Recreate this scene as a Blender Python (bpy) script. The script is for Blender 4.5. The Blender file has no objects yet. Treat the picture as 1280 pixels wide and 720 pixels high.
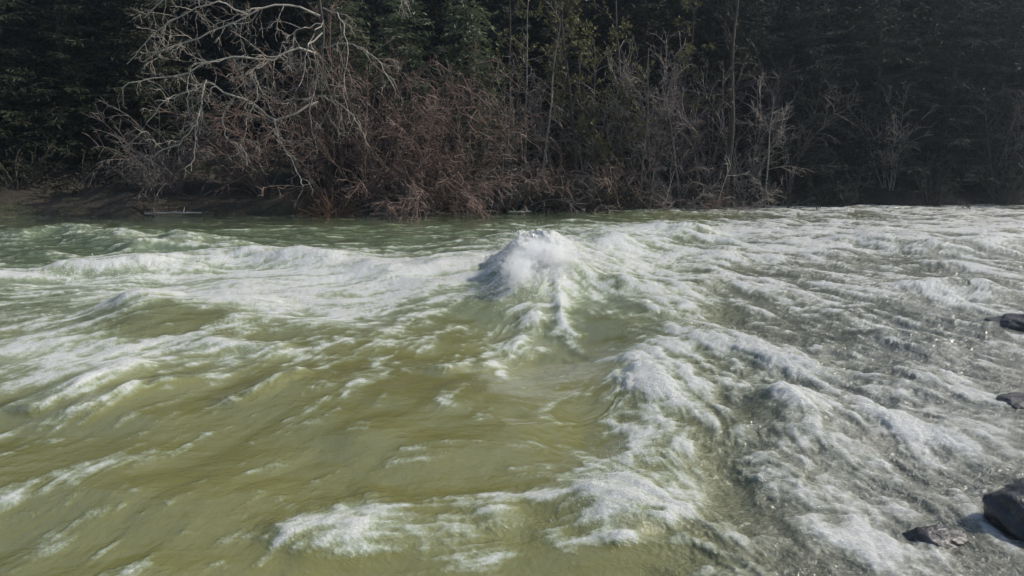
import bpy, math, random
import numpy as np
from mathutils import Vector

R = math.radians
scene = bpy.context.scene
col = scene.collection

# ------------------------------------------------------------------ camera, sky, sun, exposure
F_PX, CAM_H, PITCH = 1004.5, 2.6, R(9.9)
cam_data = bpy.data.cameras.new("camera")
cam = bpy.data.objects.new("camera", cam_data)
col.objects.link(cam)
cam.location = (0, 0, CAM_H)
cam.rotation_euler = (math.pi / 2 - PITCH, 0, 0)
cam_data.sensor_width = 36.0
cam_data.lens = 36.0 * F_PX / 1280.0
cam_data.clip_start = 0.05
cam_data.clip_end = 1500.0
scene.camera = cam

SUN_AZ, SUN_EL = R(74), R(37)          # azimuth measured from straight ahead (+Y) towards the right (+X)
world = bpy.data.worlds.new("World")
scene.world = world
world.use_nodes = True
wn = world.node_tree
sky = wn.nodes.new("ShaderNodeTexSky")
sky.sky_type = 'NISHITA'
sky.sun_disc = False
sky.sun_elevation = SUN_EL
sky.sun_rotation = SUN_AZ
sky.dust_density = 1.5
wn.links.new(sky.outputs[0], wn.nodes["Background"].inputs[0])
wn.nodes["Background"].inputs[1].default_value = 0.10

sd = bpy.data.lights.new("sun", 'SUN')
sd.energy = 4.2
sd.angle = R(0.5)
sd.color = (1.0, 0.95, 0.86)
sun = bpy.data.objects.new("sun", sd)
col.objects.link(sun)
S = Vector((math.cos(SUN_EL) * math.sin(SUN_AZ), math.cos(SUN_EL) * math.cos(SUN_AZ), math.sin(SUN_EL)))
sun.rotation_euler = S.to_track_quat('Z', 'Y').to_euler()
sun.location = (30, 10, 40)

scene.view_settings.view_transform = 'Standard'
scene.view_settings.look = 'None'
scene.view_settings.gamma = 1.0
scene.view_settings.use_curve_mapping = False
scene.view_settings.exposure = 0.25
scene.render.engine = 'CYCLES'
scene.cycles.use_denoising = True
scene.cycles.max_bounces = 6
scene.cycles.volume_bounces = 4
scene.cycles.caustics_reflective = False
scene.cycles.caustics_refractive = False
scene.cycles.sample_clamp_indirect = 4.0

# ------------------------------------------------------------------ survey helpers: photo pixel -> place
CP, SP = math.cos(PITCH), math.sin(PITCH)


def ray(px, py):
    r, u = (px - 640) / F_PX, (360 - py) / F_PX
    return r, CP + u * SP, -SP + u * CP


def P(px, py, z=0.0):
    """point at height z seen at that pixel"""
    rx, ry, rz = ray(px, py)
    t = (z - CAM_H) / rz
    return rx * t, ry * t


def at(px, py, Y):
    rx, ry, rz = ray(px, py)
    t = Y / ry
    return Vector((rx * t, Y, CAM_H + rz * t))


# ------------------------------------------------------------------ noise
from concurrent.futures import ThreadPoolExecutor
_rg = np.random.default_rng(1234)
_PERM = np.concatenate([_rg.permutation(1024)] * 2).astype(np.int32)
_ANG = _rg.uniform(0, 2 * math.pi, 1024)
_GC, _GS = np.cos(_ANG).astype(np.float32), np.sin(_ANG).astype(np.float32)
_POOL = ThreadPoolExecutor(4)


def _perlin(x, y, seed):
    x0, y0 = np.floor(x), np.floor(y)
    fx, fy = (x - x0).astype(np.float32), (y - y0).astype(np.float32)
    ix, iy = x0.astype(np.int32), y0.astype(np.int32)
    u, v = fx * fx * fx * (fx * (fx * 6 - 15) + 10), fy * fy * fy * (fy * (fy * 6 - 15) + 10)
    y0i, y1i = (iy + seed * 37) & 1023, (iy + 1 + seed * 37) & 1023
    pa, pb = _PERM[(ix + seed * 113) & 1023], _PERM[(ix + 1 + seed * 113) & 1023]

    def g(p, yi, ax, ay):
        k = _PERM[p + yi]
        return _GC[k] * ax + _GS[k] * ay
    fx1, fy1 = fx - 1, fy - 1
    n0 = g(pa, y0i, fx, fy)
    n0 += u * (g(pb, y0i, fx1, fy) - n0)
    n1 = g(pa, y1i, fx, fy1)
    n1 += u * (g(pb, y1i, fx1, fy1) - n1)
    n0 += v * (n1 - n0)
    return n0 * 1.5


def perlin(x, y, seed=0):
    x, y = np.asarray(x, float), np.asarray(y, float)
    if x.ndim < 2 or x.size < 50000:
        return _perlin(x, y, seed).astype(float)
    cx, cy = np.array_split(x, 12), np.array_split(y, 12)
    return np.concatenate(list(_POOL.map(lambda a: _perlin(a[0], a[1], seed), zip(cx, cy))))


def fbm(x, y, octaves=4, seed=0, gain=0.5, lac=2.03):
    s, a, t = 0.0, 1.0, 0.0
    for k in range(octaves):
        s = s + a * perlin(x + 17.3 * k, y - 9.1 * k, seed + k)
        t += a
        a *= gain
        x, y = x * lac, y * lac
    return s / t


def ridged(x, y, octaves=4, seed=0):
    s, a, t = 0.0, 1.0, 0.0
    for k in range(octaves):
        s = s + a * (1 - np.abs(perlin(x + 31.7 * k, y + 5.3 * k, seed + k)) * 2)
        t += a
        a *= 0.55
        x, y = x * 2.1, y * 2.1
    return s / t


def sstep(a, b, x):
    t = np.clip((x - a) / (b - a), 0, 1)
    return t * t * (3 - 2 * t)


# ------------------------------------------------------------------ materials
def new_mat(name):
    m = bpy.data.materials.new(name)
    m.use_nodes = True
    return m, m.node_tree.nodes, m.node_tree.links, m.node_tree.nodes["Principled BSDF"]


def mixc(nodes, links, fac, a, b):
    n = nodes.new("ShaderNodeMix")
    n.data_type = 'RGBA'
    for sock, v in ((n.inputs[0], fac), (n.inputs[6], a), (n.inputs[7], b)):
        if hasattr(v, 'is_output'):
            links.new(v, sock)
        else:
            sock.default_value = v if not isinstance(v, tuple) or len(v) == 4 else (*v, 1)
    return n.outputs[2]


def math_n(nodes, links, op, a, b=None, clamp=False):
    n = nodes.new("ShaderNodeMath")
    n.operation = op
    n.use_clamp = clamp
    for i, v in enumerate((a, b)):
        if v is None:
            continue
        if hasattr(v, 'is_output'):
            links.new(v, n.inputs[i])
        else:
            n.inputs[i].default_value = v
    return n.outputs[0]


def noise_n(nodes, links, vec, scale, detail=4, rough=0.55, dist=0.0):
    n = nodes.new("ShaderNodeTexNoise")
    n.inputs['Scale'].default_value = scale
    n.inputs['Detail'].default_value = detail
    n.inputs['Roughness'].default_value = rough
    n.inputs['Distortion'].default_value = dist
    links.new(vec, n.inputs['Vector'])
    return n.outputs['Fac']


def bark(name, a, b, rough=0.9, scale=6.0):
    m, n, l, bs = new_mat(name)
    tc = n.new("ShaderNodeTexCoord")
    f = noise_n(n, l, tc.outputs['Object'], scale, 5, 0.65)
    f = math_n(n, l, 'MULTIPLY_ADD', f, 2.4, True)
    f.node.inputs[2].default_value = -0.7
    geo = n.new("ShaderNodeNewGeometry")
    k = math_n(n, l, 'ADD', math_n(n, l, 'MULTIPLY', f, 0.7), math_n(n, l, 'MULTIPLY', geo.outputs['Random Per Island'], 0.3), True)
    l.new(mixc(n, l, k, a, b), bs.inputs['Base Color'])
    bs.inputs['Roughness'].default_value = rough
    bs.inputs['Specular IOR Level'].default_value = 0.25
    return m


def leafmat(name, a, b, trans=0.3, rough=0.55):
    m, n, l, bs = new_mat(name)
    geo = n.new("ShaderNodeNewGeometry")
    tc = n.new("ShaderNodeTexCoord")
    big = noise_n(n, l, tc.outputs['Object'], 0.7, 2)
    k = math_n(n, l, 'ADD', math_n(n, l, 'MULTIPLY', geo.outputs['Random Per Island'], 0.75), math_n(n, l, 'MULTIPLY', big, 0.5), True)
    k = math_n(n, l, 'SUBTRACT', k, 0.12, True)
    c = mixc(n, l, k, a, b)
    l.new(c, bs.inputs['Base Color'])
    bs.inputs['Roughness'].default_value = rough
    bs.inputs['Specular IOR Level'].default_value = 0.2
    tr = n.new("ShaderNodeBsdfTranslucent")
    l.new(c, tr.inputs['Color'])
    mx = n.new("ShaderNodeMixShader")
    mx.inputs[0].default_value = trans
    l.new(bs.outputs[0], mx.inputs[1])
    l.new(tr.outputs[0], mx.inputs[2])
    l.new(mx.outputs[0], n["Material Output"].inputs['Surface'])
    return m


M_PALE = bark("pale_bark", (0.28, 0.25, 0.22), (0.50, 0.46, 0.40))
M_GREY = bark("grey_bark", (0.17, 0.15, 0.13), (0.36, 0.32, 0.28))
M_RED = bark("red_twig", (0.14, 0.09, 0.075), (0.28, 0.205, 0.175), scale=2)
M_RUST = bark("rust_twig", (0.17, 0.085, 0.05), (0.30, 0.18, 0.12), scale=2)
M_PURPLE = bark("purple_twig", (0.10, 0.085, 0.08), (0.22, 0.185, 0.175), scale=2)
M_DARK = bark("dark_bark", (0.035, 0.03, 0.026), (0.10, 0.085, 0.07))
L_CEDAR = leafmat("cedar_foliage", (0.05, 0.075, 0.035), (0.19, 0.22, 0.13))
L_IVY = leafmat("yellow_green_leaf", (0.075, 0.085, 0.03), (0.19, 0.18, 0.08))
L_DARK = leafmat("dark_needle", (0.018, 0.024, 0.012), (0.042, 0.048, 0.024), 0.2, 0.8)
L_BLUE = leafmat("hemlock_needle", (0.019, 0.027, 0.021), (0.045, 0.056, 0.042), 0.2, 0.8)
L_BRUSH = leafmat("brush_leaf", (0.05, 0.055, 0.025), (0.13, 0.115, 0.06))
L_DEAD = leafmat("dead_leaf", (0.10, 0.055, 0.03), (0.20, 0.13, 0.08), 0.2)


# ground
def ground_material():
    m, n, l, bs = new_mat("river_bank_soil")
    tc = n.new("ShaderNodeTexCoord")
    v = tc.outputs['Object']
    a = noise_n(n, l, v, 0.5, 6, 0.65)
    b = noise_n(n, l, v, 5.0, 5, 0.7)
    c = mixc(n, l, b, (0.02, 0.016, 0.012), (0.07, 0.056, 0.042))
    f = math_n(n, l, 'MULTIPLY', math_n(n, l, 'SUBTRACT', a, 0.48), 6.0, True)
    c2 = mixc(n, l, b, (0.022, 0.028, 0.014), (0.06, 0.06, 0.03))
    l.new(mixc(n, l, f, c, c2), bs.inputs['Base Color'])
    bs.inputs['Roughness'].default_value = 0.85
    bs.inputs['Specular IOR Level'].default_value = 0.3
    bp = n.new("ShaderNodeBump")
    bp.inputs['Strength'].default_value = 0.8
    bp.inputs['Distance'].default_value = 0.12
    l.new(b, bp.inputs['Height'])
    l.new(bp.outputs[0], bs.inputs['Normal'])
    return m


def rock_material():
    m, n, l, bs = new_mat("wet_dark_rock")
    tc = n.new("ShaderNodeTexCoord")
    v = tc.outputs['Object']
    a = noise_n(n, l, v, 3.5, 6, 0.7)
    b = noise_n(n, l, v, 16.0, 5, 0.7)
    k = math_n(n, l, 'MULTIPLY', math_n(n, l, 'SUBTRACT', a, 0.35), 3.0, True)
    c = mixc(n, l, k, (0.03, 0.028, 0.027), (0.11, 0.10, 0.095))
    c = mixc(n, l, math_n(n, l, 'MULTIPLY', math_n(n, l, 'SUBTRACT', b, 0.55), 3.0, True), c, (0.19, 0.175, 0.16))
    l.new(c, bs.inputs['Base Color'])
    bs.inputs['Roughness'].default_value = 0.33
    bp = n.new("ShaderNodeBump")
    bp.inputs['Strength'].default_value = 0.7
    bp.inputs['Distance'].default_value = 0.05
    l.new(math_n(n, l, 'ADD', a, math_n(n, l, 'MULTIPLY', b, 0.4)), bp.inputs['Height'])
    l.new(bp.outputs[0], bs.inputs['Normal'])
    return m


M_GROUND, M_ROCK = ground_material(), rock_material()


# ------------------------------------------------------------------ objects
def add_mesh(name, verts, faces_list, mat, parent=None, smooth=True):
    """faces_list: list of (k,n) int arrays, n = corners per face"""
    me = bpy.data.meshes.new(name)
    verts = np.asarray(verts, dtype=np.float32)
    me.vertices.add(len(verts))
    me.vertices.foreach_set('co', verts.ravel())
    tot = sum(f.size for f in faces_list)
    npoly = sum(len(f) for f in faces_list)
    me.loops.add(tot)
    me.polygons.add(npoly)
    me.loops.foreach_set('vertex_index', np.concatenate([f.ravel() for f in faces_list]).astype(np.int32))
    sizes = np.concatenate([np.full(len(f), f.shape[1]) for f in faces_list])
    starts = np.concatenate([[0], np.cumsum(sizes)[:-1]]).astype(np.int32)
    me.polygons.foreach_set('loop_start', starts)
    me.update(calc_edges=True)
    if smooth:
        me.polygons.foreach_set('use_smooth', np.ones(npoly, dtype=bool))
    me.materials.append(mat)
    o = bpy.data.objects.new(name, me)
    col.objects.link(o)
    if parent is not None:
        o.parent = parent
    return o


def tag(o, label, cat, group=None, kind=None):
    if label:
        o['label'] = label
    if cat:
        o['category'] = cat
    if group:
        o['group'] = group
    if kind:
        o['kind'] = kind
    return o


def empty(name, loc, rz=0.0, sc=1.0):
    o = bpy.data.objects.new(name, None)
    col.objects.link(o)
    o.location = loc
    o.rotation_euler = (0, 0, rz)
    o.scale = (sc, sc, sc)
    return o


def grid_faces(nr, nc):
    i = np.arange(nr * nc).reshape(nr, nc)
    return np.stack([i[:-1, :-1], i[:-1, 1:], i[1:, 1:], i[1:, :-1]], -1).reshape(-1, 4)


# ------------------------------------------------------------------ ground: one sheet, river bed, banks and wooded slope
_fs = [P(-300, 272), P(0, 271), P(200, 270), P(420, 267), P(640, 263), P(900, 256.5), P(1280, 256)]
FAR_X = [-200.0, -60.0] + [p[0] for p in _fs[1:]] + [60.0, 200.0]
FAR_Y = [30.0, 30.0] + [p[1] for p in _fs[1:]] + [40.0, 46.0]
NEAR_X = [-200, -20, -6, 0, 2.9, 4.5, 6.3, 8.7, 11.6, 16, 30, 60, 200]
NEAR_Y = [-6, -1.0, 1.2, 2.0, 3.6, 6.0, 8.9, 12.2, 15, 18, 22, 24, 26]


def far_shore(x):
    return np.interp(x, FAR_X, FAR_Y) + 0.45 * np.sin(x * 0.9) + 0.30 * np.sin(x * 2.3 + 1) + 0.12 * np.sin(x * 5.7)


def near_shore(x):
    return np.interp(x, NEAR_X, NEAR_Y)


def ground_z(x, y):
    x, y = np.asarray(x, float), np.asarray(y, float)
    sf, sn = y - far_shore(x), near_shore(x) - y
    m = np.maximum(sf, sn)
    stony = np.maximum(ridged(np.atleast_2d(x) * 1.1, np.atleast_2d(y) * 1.1, 4, 61).reshape(x.shape) - 0.25, 0) * 0.35 * sstep(0.2, 1.2, sn)
    bed = -1.6 * (1 - np.exp(np.minimum(m, 0) / 2.0))
    bank = 0.85 * (1 - np.exp(-np.maximum(m, 0) / 1.3))
    hill = 0.34 * np.maximum(sf - 5, 0) ** 1.0
    hill = 30 * (1 - np.exp(-hill / 30))
    rough = fbm(x * 0.5, y * 0.5, 4, 40) * 0.5 * sstep(-0.5, 2.5, m) + fbm(x * 1.9, y * 1.9, 3, 50) * 0.16 * sstep(-1, 0.6, m)
    return bed + bank + hill + rough + stony


gx = np.unique(np.concatenate([np.arange(-170, -45, 5.0), np.arange(-45, 45, 0.4), np.arange(45, 171, 5.0)]))
gy = np.unique(np.concatenate([np.arange(-60, -4, 4.0), np.arange(-4, 60, 0.3), np.arange(60, 181, 4.0)]))
GX, GY = np.meshgrid(gx, gy)
ground = add_mesh("ground", np.stack([GX, GY, ground_z(GX, GY)], -1).reshape(-1, 3), [grid_faces(len(gy), len(gx))], M_GROUND)
tag(ground, "dark muddy river bank and wooded slope", "ground", kind='structure')

# ------------------------------------------------------------------ river water
# rows of distance, columns of bearing: fine where the rapids are
rows = [2.0]
while rows[-1] < 46:
    d = rows[-1]
    rows.append(d + min(max(d * d / (CAM_H * F_PX) * 1.15, 0.008), 0.085))
rows = np.array(rows)
cols = np.concatenate([np.linspace(-2.6, -0.80, 90)[:-1], np.linspace(-0.80, 0.80, 1180), np.linspace(0.80, 2.6, 90)[1:]])
X = rows[:, None] * cols[None, :]
Y = np.repeat(rows[:, None], len(cols), 1)
NR, NC = X.shape
# position of each undisturbed surface point on the survey photo plan (a fixed function of the place)
depth = Y * CP + CAM_H * SP
U = 640 + F_PX * X / depth
V = 360 - F_PX * ((-CAM_H) * CP + Y * SP) / depth

# flow directions, from the run of the foam streaks: (px,py)->(px,py) segments
FLOW = [((0, 510), (150, 455)), ((150, 455), (340, 420)), ((240, 500), (370, 430)), ((100, 640), (260, 560)), ((300, 620), (420, 560)),
        ((20, 330), (300, 318)), ((50, 290), (250, 290)), ((300, 318), (560, 320)), ((150, 390), (420, 360)), ((430, 400), (620, 340)),
        ((500, 520), (690, 380)), ((450, 600), (760, 590)), ((700, 310), (880, 320)), ((850, 385), (1030, 462)), ((880, 300), (1150, 330)),
        ((1000, 275), (1250, 280)), ((1060, 480), (1230, 522)), ((960, 470), (1045, 575)), ((820, 520), (840, 640)), ((1050, 350), (1250, 400)),
        ((1000, 560), (1120, 640)), ((760, 360), (900, 420)), ((1120, 560), (1220, 640)), ((560, 640), (740, 620))]
fx_, fy_, wsum = np.zeros_like(X), np.zeros_like(X), np.zeros_like(X) + 1e-9
for a, b in FLOW:
    (ax, ay), (bx, by) = P(*a), P(*b)
    L = math.hypot(bx - ax, by - ay)
    cu, cv = (a[0] + b[0]) / 2, (a[1] + b[1]) / 2
    w = np.exp(-(((U - cu) / 130) ** 2 + ((V - cv) / 45) ** 2)) + 1e-7
    fx_ += w * (bx - ax) / L
    fy_ += w * (by - ay) / L
    wsum += w
fl = np.hypot(fx_, fy_) + 1e-9
fx_, fy_ = fx_ / fl, fy_ / fl


def streak(scale, octaves, seed, length, steps=8, gain=0.5):
    """noise smeared along the flow (line integral), unit-ish variance"""
    s = np.zeros_like(X)
    wx, wy = X + 0.25 * perlin(X * 0.8, Y * 0.8, seed + 90), Y + 0.25 * perlin(X * 0.8 + 9, Y * 0.8, seed + 91)
    for k in range(steps):
        t = ((k + 0.5) / steps - 0.5) * length
        s += fbm((wx + fx_ * t) * scale, (wy + fy_ * t) * scale, octaves, seed, gain)
    s -= s.mean()
    return s / s.std()


n_iso1 = fbm(X * 0.55, Y * 0.55, 2, 1)
n_iso1 /= n_iso1.std()
n_iso2 = fbm(X * 1.7, Y * 1.7, 3, 7, 0.5)
n_iso2 /= n_iso2.std()
n_iso3 = fbm(X * 5.0, Y * 5.0, 3, 12, 0.5)
n_iso3 /= n_iso3.std()
st_long = streak(1.5, 2, 20, 2.4, 9)
st_mid = streak(3.2, 3, 26, 0.9, 7)
st_fine = streak(8.0, 3, 33, 0.35, 6, 0.6)


def sdist(pts, reach):
    """distance to a rounded line through world points, within reach; returns indices, distance, along-parameter 0..1, side"""
    q = [np.array(p) for p in pts]
    q = [2 * q[0] - q[1]] + q + [2 * q[-1] - q[-2]]
    fine = []
    m0 = len(pts) - 1
    for k in range(m0 * 4 + 1):
        t = k / 4
        a = min(int(t), m0 - 1)
        u = t - a
        p0, p1, p2, p3 = q[a:a + 4]
        fine.append(0.5 * (2 * p1 + (p2 - p0) * u + (2 * p0 - 5 * p1 + 4 * p2 - p3) * u * u + (3 * p1 - p0 - 3 * p2 + p3) * u ** 3))
    f = np.array(fine)
    lo, hi = f.min(0) - reach, f.max(0) + reach
    idx = np.nonzero(((X > lo[0]) & (X < hi[0]) & (Y > lo[1]) & (Y < hi[1])).ravel())[0]
    xs, ys = X.ravel()[idx], Y.ravel()[idx]
    best = np.full(len(idx), 1e9)
    tt, sg = np.zeros(len(idx)), np.zeros(len(idx))
    m = len(fine) - 1
    for i in range(m):
        (ax, ay), (bx, by) = fine[i], fine[i + 1]
        dx, dy = bx - ax, by - ay
        t = np.clip(((xs - ax) * dx + (ys - ay) * dy) / (dx * dx + dy * dy), 0, 1)
        d2 = np.hypot(xs - ax - t * dx, ys - ay - t * dy)
        k = d2 < best
        best[k] = d2[k]
        tt[k] = ((i + t) / m)[k]
        sg[k] = ((dx * (ys - ay) - dy * (xs - ax)) / math.hypot(dx, dy))[k]
    return idx, best, tt, sg


H = np.zeros_like(X)
DENS = np.zeros_like(X)          # how much foam lies on the water, 0..1
TURB = np.zeros_like(X)          # how broken the surface is


def blob(cx, cy, rx, ry, dens=0.0, z=0.0, turb=0.0, p=1.0):
    global H, DENS, TURB
    g = np.exp(-(((U - cx) / rx) ** 2 + ((V - cy) / ry) ** 2) ** p)
    if dens > 0:
        DENS = 1 - (1 - DENS) * (1 - dens * g)
    elif dens < 0:
        DENS = DENS * (1 + dens * g)
    H = H + z * g
    TURB = np.maximum(TURB, turb * g)


def stroke(px, hw, z, dens, fw=None, turb=0.6, ends=0.12, wob=0.25, back=1.0):
    """a wave crest or foam line: half width hw (m), crest height z, foam of half width fw; back widens the side beyond the crest"""
    global H, DENS, TURB
    pts = [P(a, b, z) for a, b in px]
    fw = hw if fw is None else fw
    idx, d, t, sg = sdist(pts, 3.2 * max(hw, fw) * max(1, back))
    run = sum(math.hypot(pts[k + 1][0] - pts[k][0], pts[k + 1][1] - pts[k][1]) for k in range(len(pts) - 1))
    ends = max(ends, min(0.48, 4.5 * z / run))
    d0 = np.abs(d + 0.35 * wob * hw * n_iso1.ravel()[idx])
    d = np.abs(d + wob * hw * n_iso2.ravel()[idx])
    e = sstep(0, ends, t) * sstep(0, ends, 1 - t) if ends > 0 else 1.0
    e = e * (0.85 + 0.15 * np.clip(n_iso1.ravel()[idx], -1, 1))
    side = sstep(-0.6 * hw, 0.6 * hw, sg)
    wid = hw * (1 + (back - 1) * side)
    wf = fw * (1 + (back - 1) * side)
    H.ravel()[idx] += z * e * np.exp(-(d0 / wid) ** 2)
    D = DENS.ravel()
    D[idx] = 1 - (1 - D[idx]) * (1 - dens * e * np.exp(-(d / wf) ** 2))
    T = TURB.ravel()
    T[idx] = np.maximum(T[idx], turb * e * np.exp(-(d / (wf * 1.5)) ** 2))


# broad character of the water
DENS += 0.10 * sstep(760, 880, U) + 0.22 * sstep(740, 900, U) * sstep(470, 380, V) + 0.05
TURB += 0.10 + 0.30 * sstep(740, 860, U) + 0.22 * sstep(400, 330, V)
blob(760, 322, 170, 40, 0.75, 0.10, 0.6)
blob(920, 322, 180, 60, 0.50, 0, 0.6)
blob(1080, 274, 290, 17, 0.80, 0.0, 0.5)
blob(1250, 285, 160, 15, 0.6, 0, 0.5)
blob(1120, 325, 230, 50, 0.26, 0, 0.6)
blob(330, 376, 135, 36, 0.93, 0, 0.5)
blob(480, 350, 150, 26, 0.5)
blob(160, 440, 150, 26, 0.45, 0, 0.4)
blob(480, 346, 170, 26, 0.66, 0, 0.45)
blob(170, 345, 220, 14, 0.30)
blob(40, 460, 160, 48, 0.66, 0.10)
blob(250, 385, 260, 22, 0.25)
blob(560, 420, 120, 30, 0.22)
blob(900, 460, 110, 55, 0.40, 0, 0.5)
blob(850, 580, 80, 70, 0.48, 0, 0.6)
blob(980, 590, 150, 70, 0.28, 0, 0.5)
blob(1140, 460, 110, 45, 0.34, 0, 0.7)
blob(1140, 590, 110, 70, 0.34, 0, 0.7)
blob(805, 448, 42, 36, 0.85, 0.08, 0.9)
blob(1205, 424, 60, 16, -0.6)
blob(1245, 490, 50, 18, -0.5)
blob(1010, 545, 60, 14, -0.4)
blob(430, 665, 110, 34, 0.60, 0.03, 0.5)
blob(620, 655, 130, 34, 0.36, 0.0, 0.5)
blob(790, 625, 60, 42, 0.70, 0.02, 0.5)
blob(1230, 590, 70, 60, 0.45, 0, 0.6)
blob(180, 385, 330, 75, 0.30)
blob(1090, 560, 190, 95, 0.06, 0, 0.5)
blob(1060, 610, 190, 45, -0.35)
blob(1250, 440, 60, 90, 0.35, 0, 0.7)
blob(1180, 690, 150, 40, 0.4, 0, 0.6)
blob(672, 345, 56, 30, 0.97, 0.0, 0.9)
blob(684, 338, 48, 24, 0, 0.28)
blob(745, 334, 60, 18, 0, 0.20)
blob(655, 338, 26, 16, 0, 0.16)
blob(160, 600, 300, 70, -0.7)
blob(330, 560, 420, 60, -0.65)
blob(500, 540, 200, 60, -0.5)
blob(700, 480, 90, 60, -0.8)
blob(215, 412, 95, 22, -0.75)
blob(700, 272, 500, 7, -0.85)
blob(430, 284, 120, 9, -0.6)
blob(215, 405, 105, 26, 0, 0.26)
blob(660, 425, 115, 38, 0, -0.36)
blob(740, 520, 75, 50, 0, -0.16)
blob(900, 395, 70, 18, -0.5, -0.12)
blob(960, 340, 60, 12, -0.5)
blob(1150, 318, 80, 10, -0.6)
blob(1130, 385, 120, 16, -0.5)
# crest lines
stroke([(-60, 348), (60, 331), (200, 322), (300, 313), (430, 319), (520, 325), (620, 310)], 0.6, 0.24, 0.80, 0.7, back=2.2)
stroke([(-60, 291), (20, 285), (90, 282), (150, 291), (230, 290), (330, 296)], 0.9, 0.30, 0.42, 0.5, ends=0.25, back=1.8)
stroke([(130, 306), (190, 300), (260, 299), (330, 301)], 0.5, 0.22, 0.5, 0.5, back=1.5)
stroke([(90, 392), (200, 378), (290, 372), (380, 366)], 0.7, 0.16, 0.45, 0.7)
stroke([(230, 422), (300, 430), (380, 428)], 0.22, 0.08, 0.65, 0.22)
stroke([(0, 512), (60, 495), (130, 470), (200, 445)], 0.28, 0.09, 0.6, 0.22)
stroke([(60, 530), (170, 486), (270, 462), (360, 430)], 0.25, 0.06, 0.35, 0.14)
stroke([(270, 502), (330, 480), (390, 455)], 0.2, 0.05, 0.35, 0.12)
stroke([(520, 455), (610, 432), (655, 400), (675, 372)], 0.3, 0.08, 0.60, 0.18)
stroke([(605, 333), (650, 333), (700, 332), (770, 345)], 0.8, 0.42, 0.3, 0.8, back=1.6)
stroke([(628, 338), (650, 318), (680, 316), (715, 322)], 0.55, 0.36, 1.0, 0.75, turb=1.0, ends=0.1, back=2.0)
stroke([(695, 350), (700, 372), (704, 392), (725, 402)], 0.16, 0.06, 0.95, 0.13, ends=0.05)
stroke([(720, 310), (800, 300), (880, 296), (960, 305)], 0.9, 0.30, 0.7, 1.0)
stroke([(720, 285), (830, 280), (900, 286)], 0.8, 0.28, 0.5, 0.7)
stroke([(740, 350), (800, 352), (850, 372), (890, 398), (960, 428), (1035, 464)], 0.52, 0.22, 0.85, 0.42, turb=0.5)
stroke([(955, 470), (985, 492), (1010, 520), (1045, 575)], 0.36, 0.15, 0.85, 0.3, turb=0.5)
stroke([(1055, 480), (1130, 512), (1180, 522), (1250, 520)], 0.34, 0.14, 0.85, 0.28, turb=0.6)
stroke([(920, 545), (960, 560), (1000, 590), (1040, 585)], 0.25, 0.10, 0.5, 0.25, turb=0.5)
stroke([(775, 438), (800, 470), (812, 500), (806, 540), (760, 585), (738, 610), (770, 640), (830, 670)], 0.30, 0.07, 0.85, 0.26, turb=0.6, ends=0.03, wob=0.5, back=2.2)
stroke([(320, 672), (380, 648), (440, 624), (510, 602)], 0.24, 0.06, 0.75, 0.24, turb=0.7, ends=0.1, wob=0.5)
stroke([(610, 610), (625, 630), (640, 655)], 0.14, 0.05, 0.6, 0.12, wob=0.5)
stroke([(960, 300), (1060, 292), (1180, 300), (1290, 296)], 0.7, 0.28, 0.6, 0.8)
stroke([(1000, 340), (1100, 352), (1200, 350), (1290, 362)], 0.5, 0.22, 0.55, 0.5)
stroke([(1040, 400), (1130, 412), (1230, 430)], 0.4, 0.20, 0.55, 0.4)
DENS = np.clip(DENS * (1 + 0.30 * np.clip(fbm(X * 0.42 + 5, Y * 0.42, 3, 140) * 3.0, -1.5, 1.5) * sstep(700, 850, U)), 0, 0.97)
CALM = sstep(7.0, 3.0, far_shore(X) - Y) * sstep(860, 640, U)
TURB = np.clip(TURB, 0, 1) * (1 - 0.9 * CALM)
DENS = DENS * (1 - 0.9 * CALM)
H *= 1 - 0.7 * CALM

# relief of the moving water
far_k = np.clip(Y / 12.0, 0.5, 1.8)
H += 0.045 * n_iso1 * (0.45 + 0.8 * TURB) + 0.016 * st_long * (0.25 + TURB) + 0.007 * far_k * st_mid * (0.2 + TURB) + 0.010 * n_iso2 * (0.10 + TURB)
H += 0.0030 * n_iso3 * (0.05 + 1.3 * TURB) + 0.0028 * st_fine * (0.12 + TURB)
H += (0.0045 * n_iso3 + 0.007 * st_mid + 0.0015 * st_fine) * sstep(760, 980, U) * sstep(18, 10, Y)
H *= 1 - 0.8 * CALM
rg = ridged(X * 0.8, Y * 0.8, 3, 60) - 0.45
H += 0.05 * rg * np.clip(TURB - 0.1, 0, 1)
# foam coverage: streaks of several sizes compared with the local amount
nf = 0.42 * st_long + 0.42 * st_mid + 0.30 * st_fine + 0.34 * n_iso2 + 0.28 * n_iso3
nf /= nf.std()
thr = 2.15 - 3.9 * DENS
FOAM = sstep(-1.45, 1.95, nf - thr)
FOAM = FOAM + (1 - FOAM) * 0.36 * np.clip((DENS - 0.30) / 0.6, 0, 1) * sstep(900, 700, U)
# clumpy froth stands up where the foam is thick
froth = np.clip(0.5 - ridged(X * 4.5, Y * 4.5, 3, 70), -0.4, 1)
lump = np.exp(-((U - 672) / 55) ** 2 - ((V - 334) / 30) ** 2) + 0.25 * np.exp(-((U - 800) / 32) ** 2 - ((V - 455) / 34) ** 2)
H += 0.010 * FOAM * froth * (0.2 + TURB) + 0.012 * FOAM * TURB + 0.20 * lump * (0.55 - ridged(X * 1.6, Y * 1.6, 3, 75))
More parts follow.
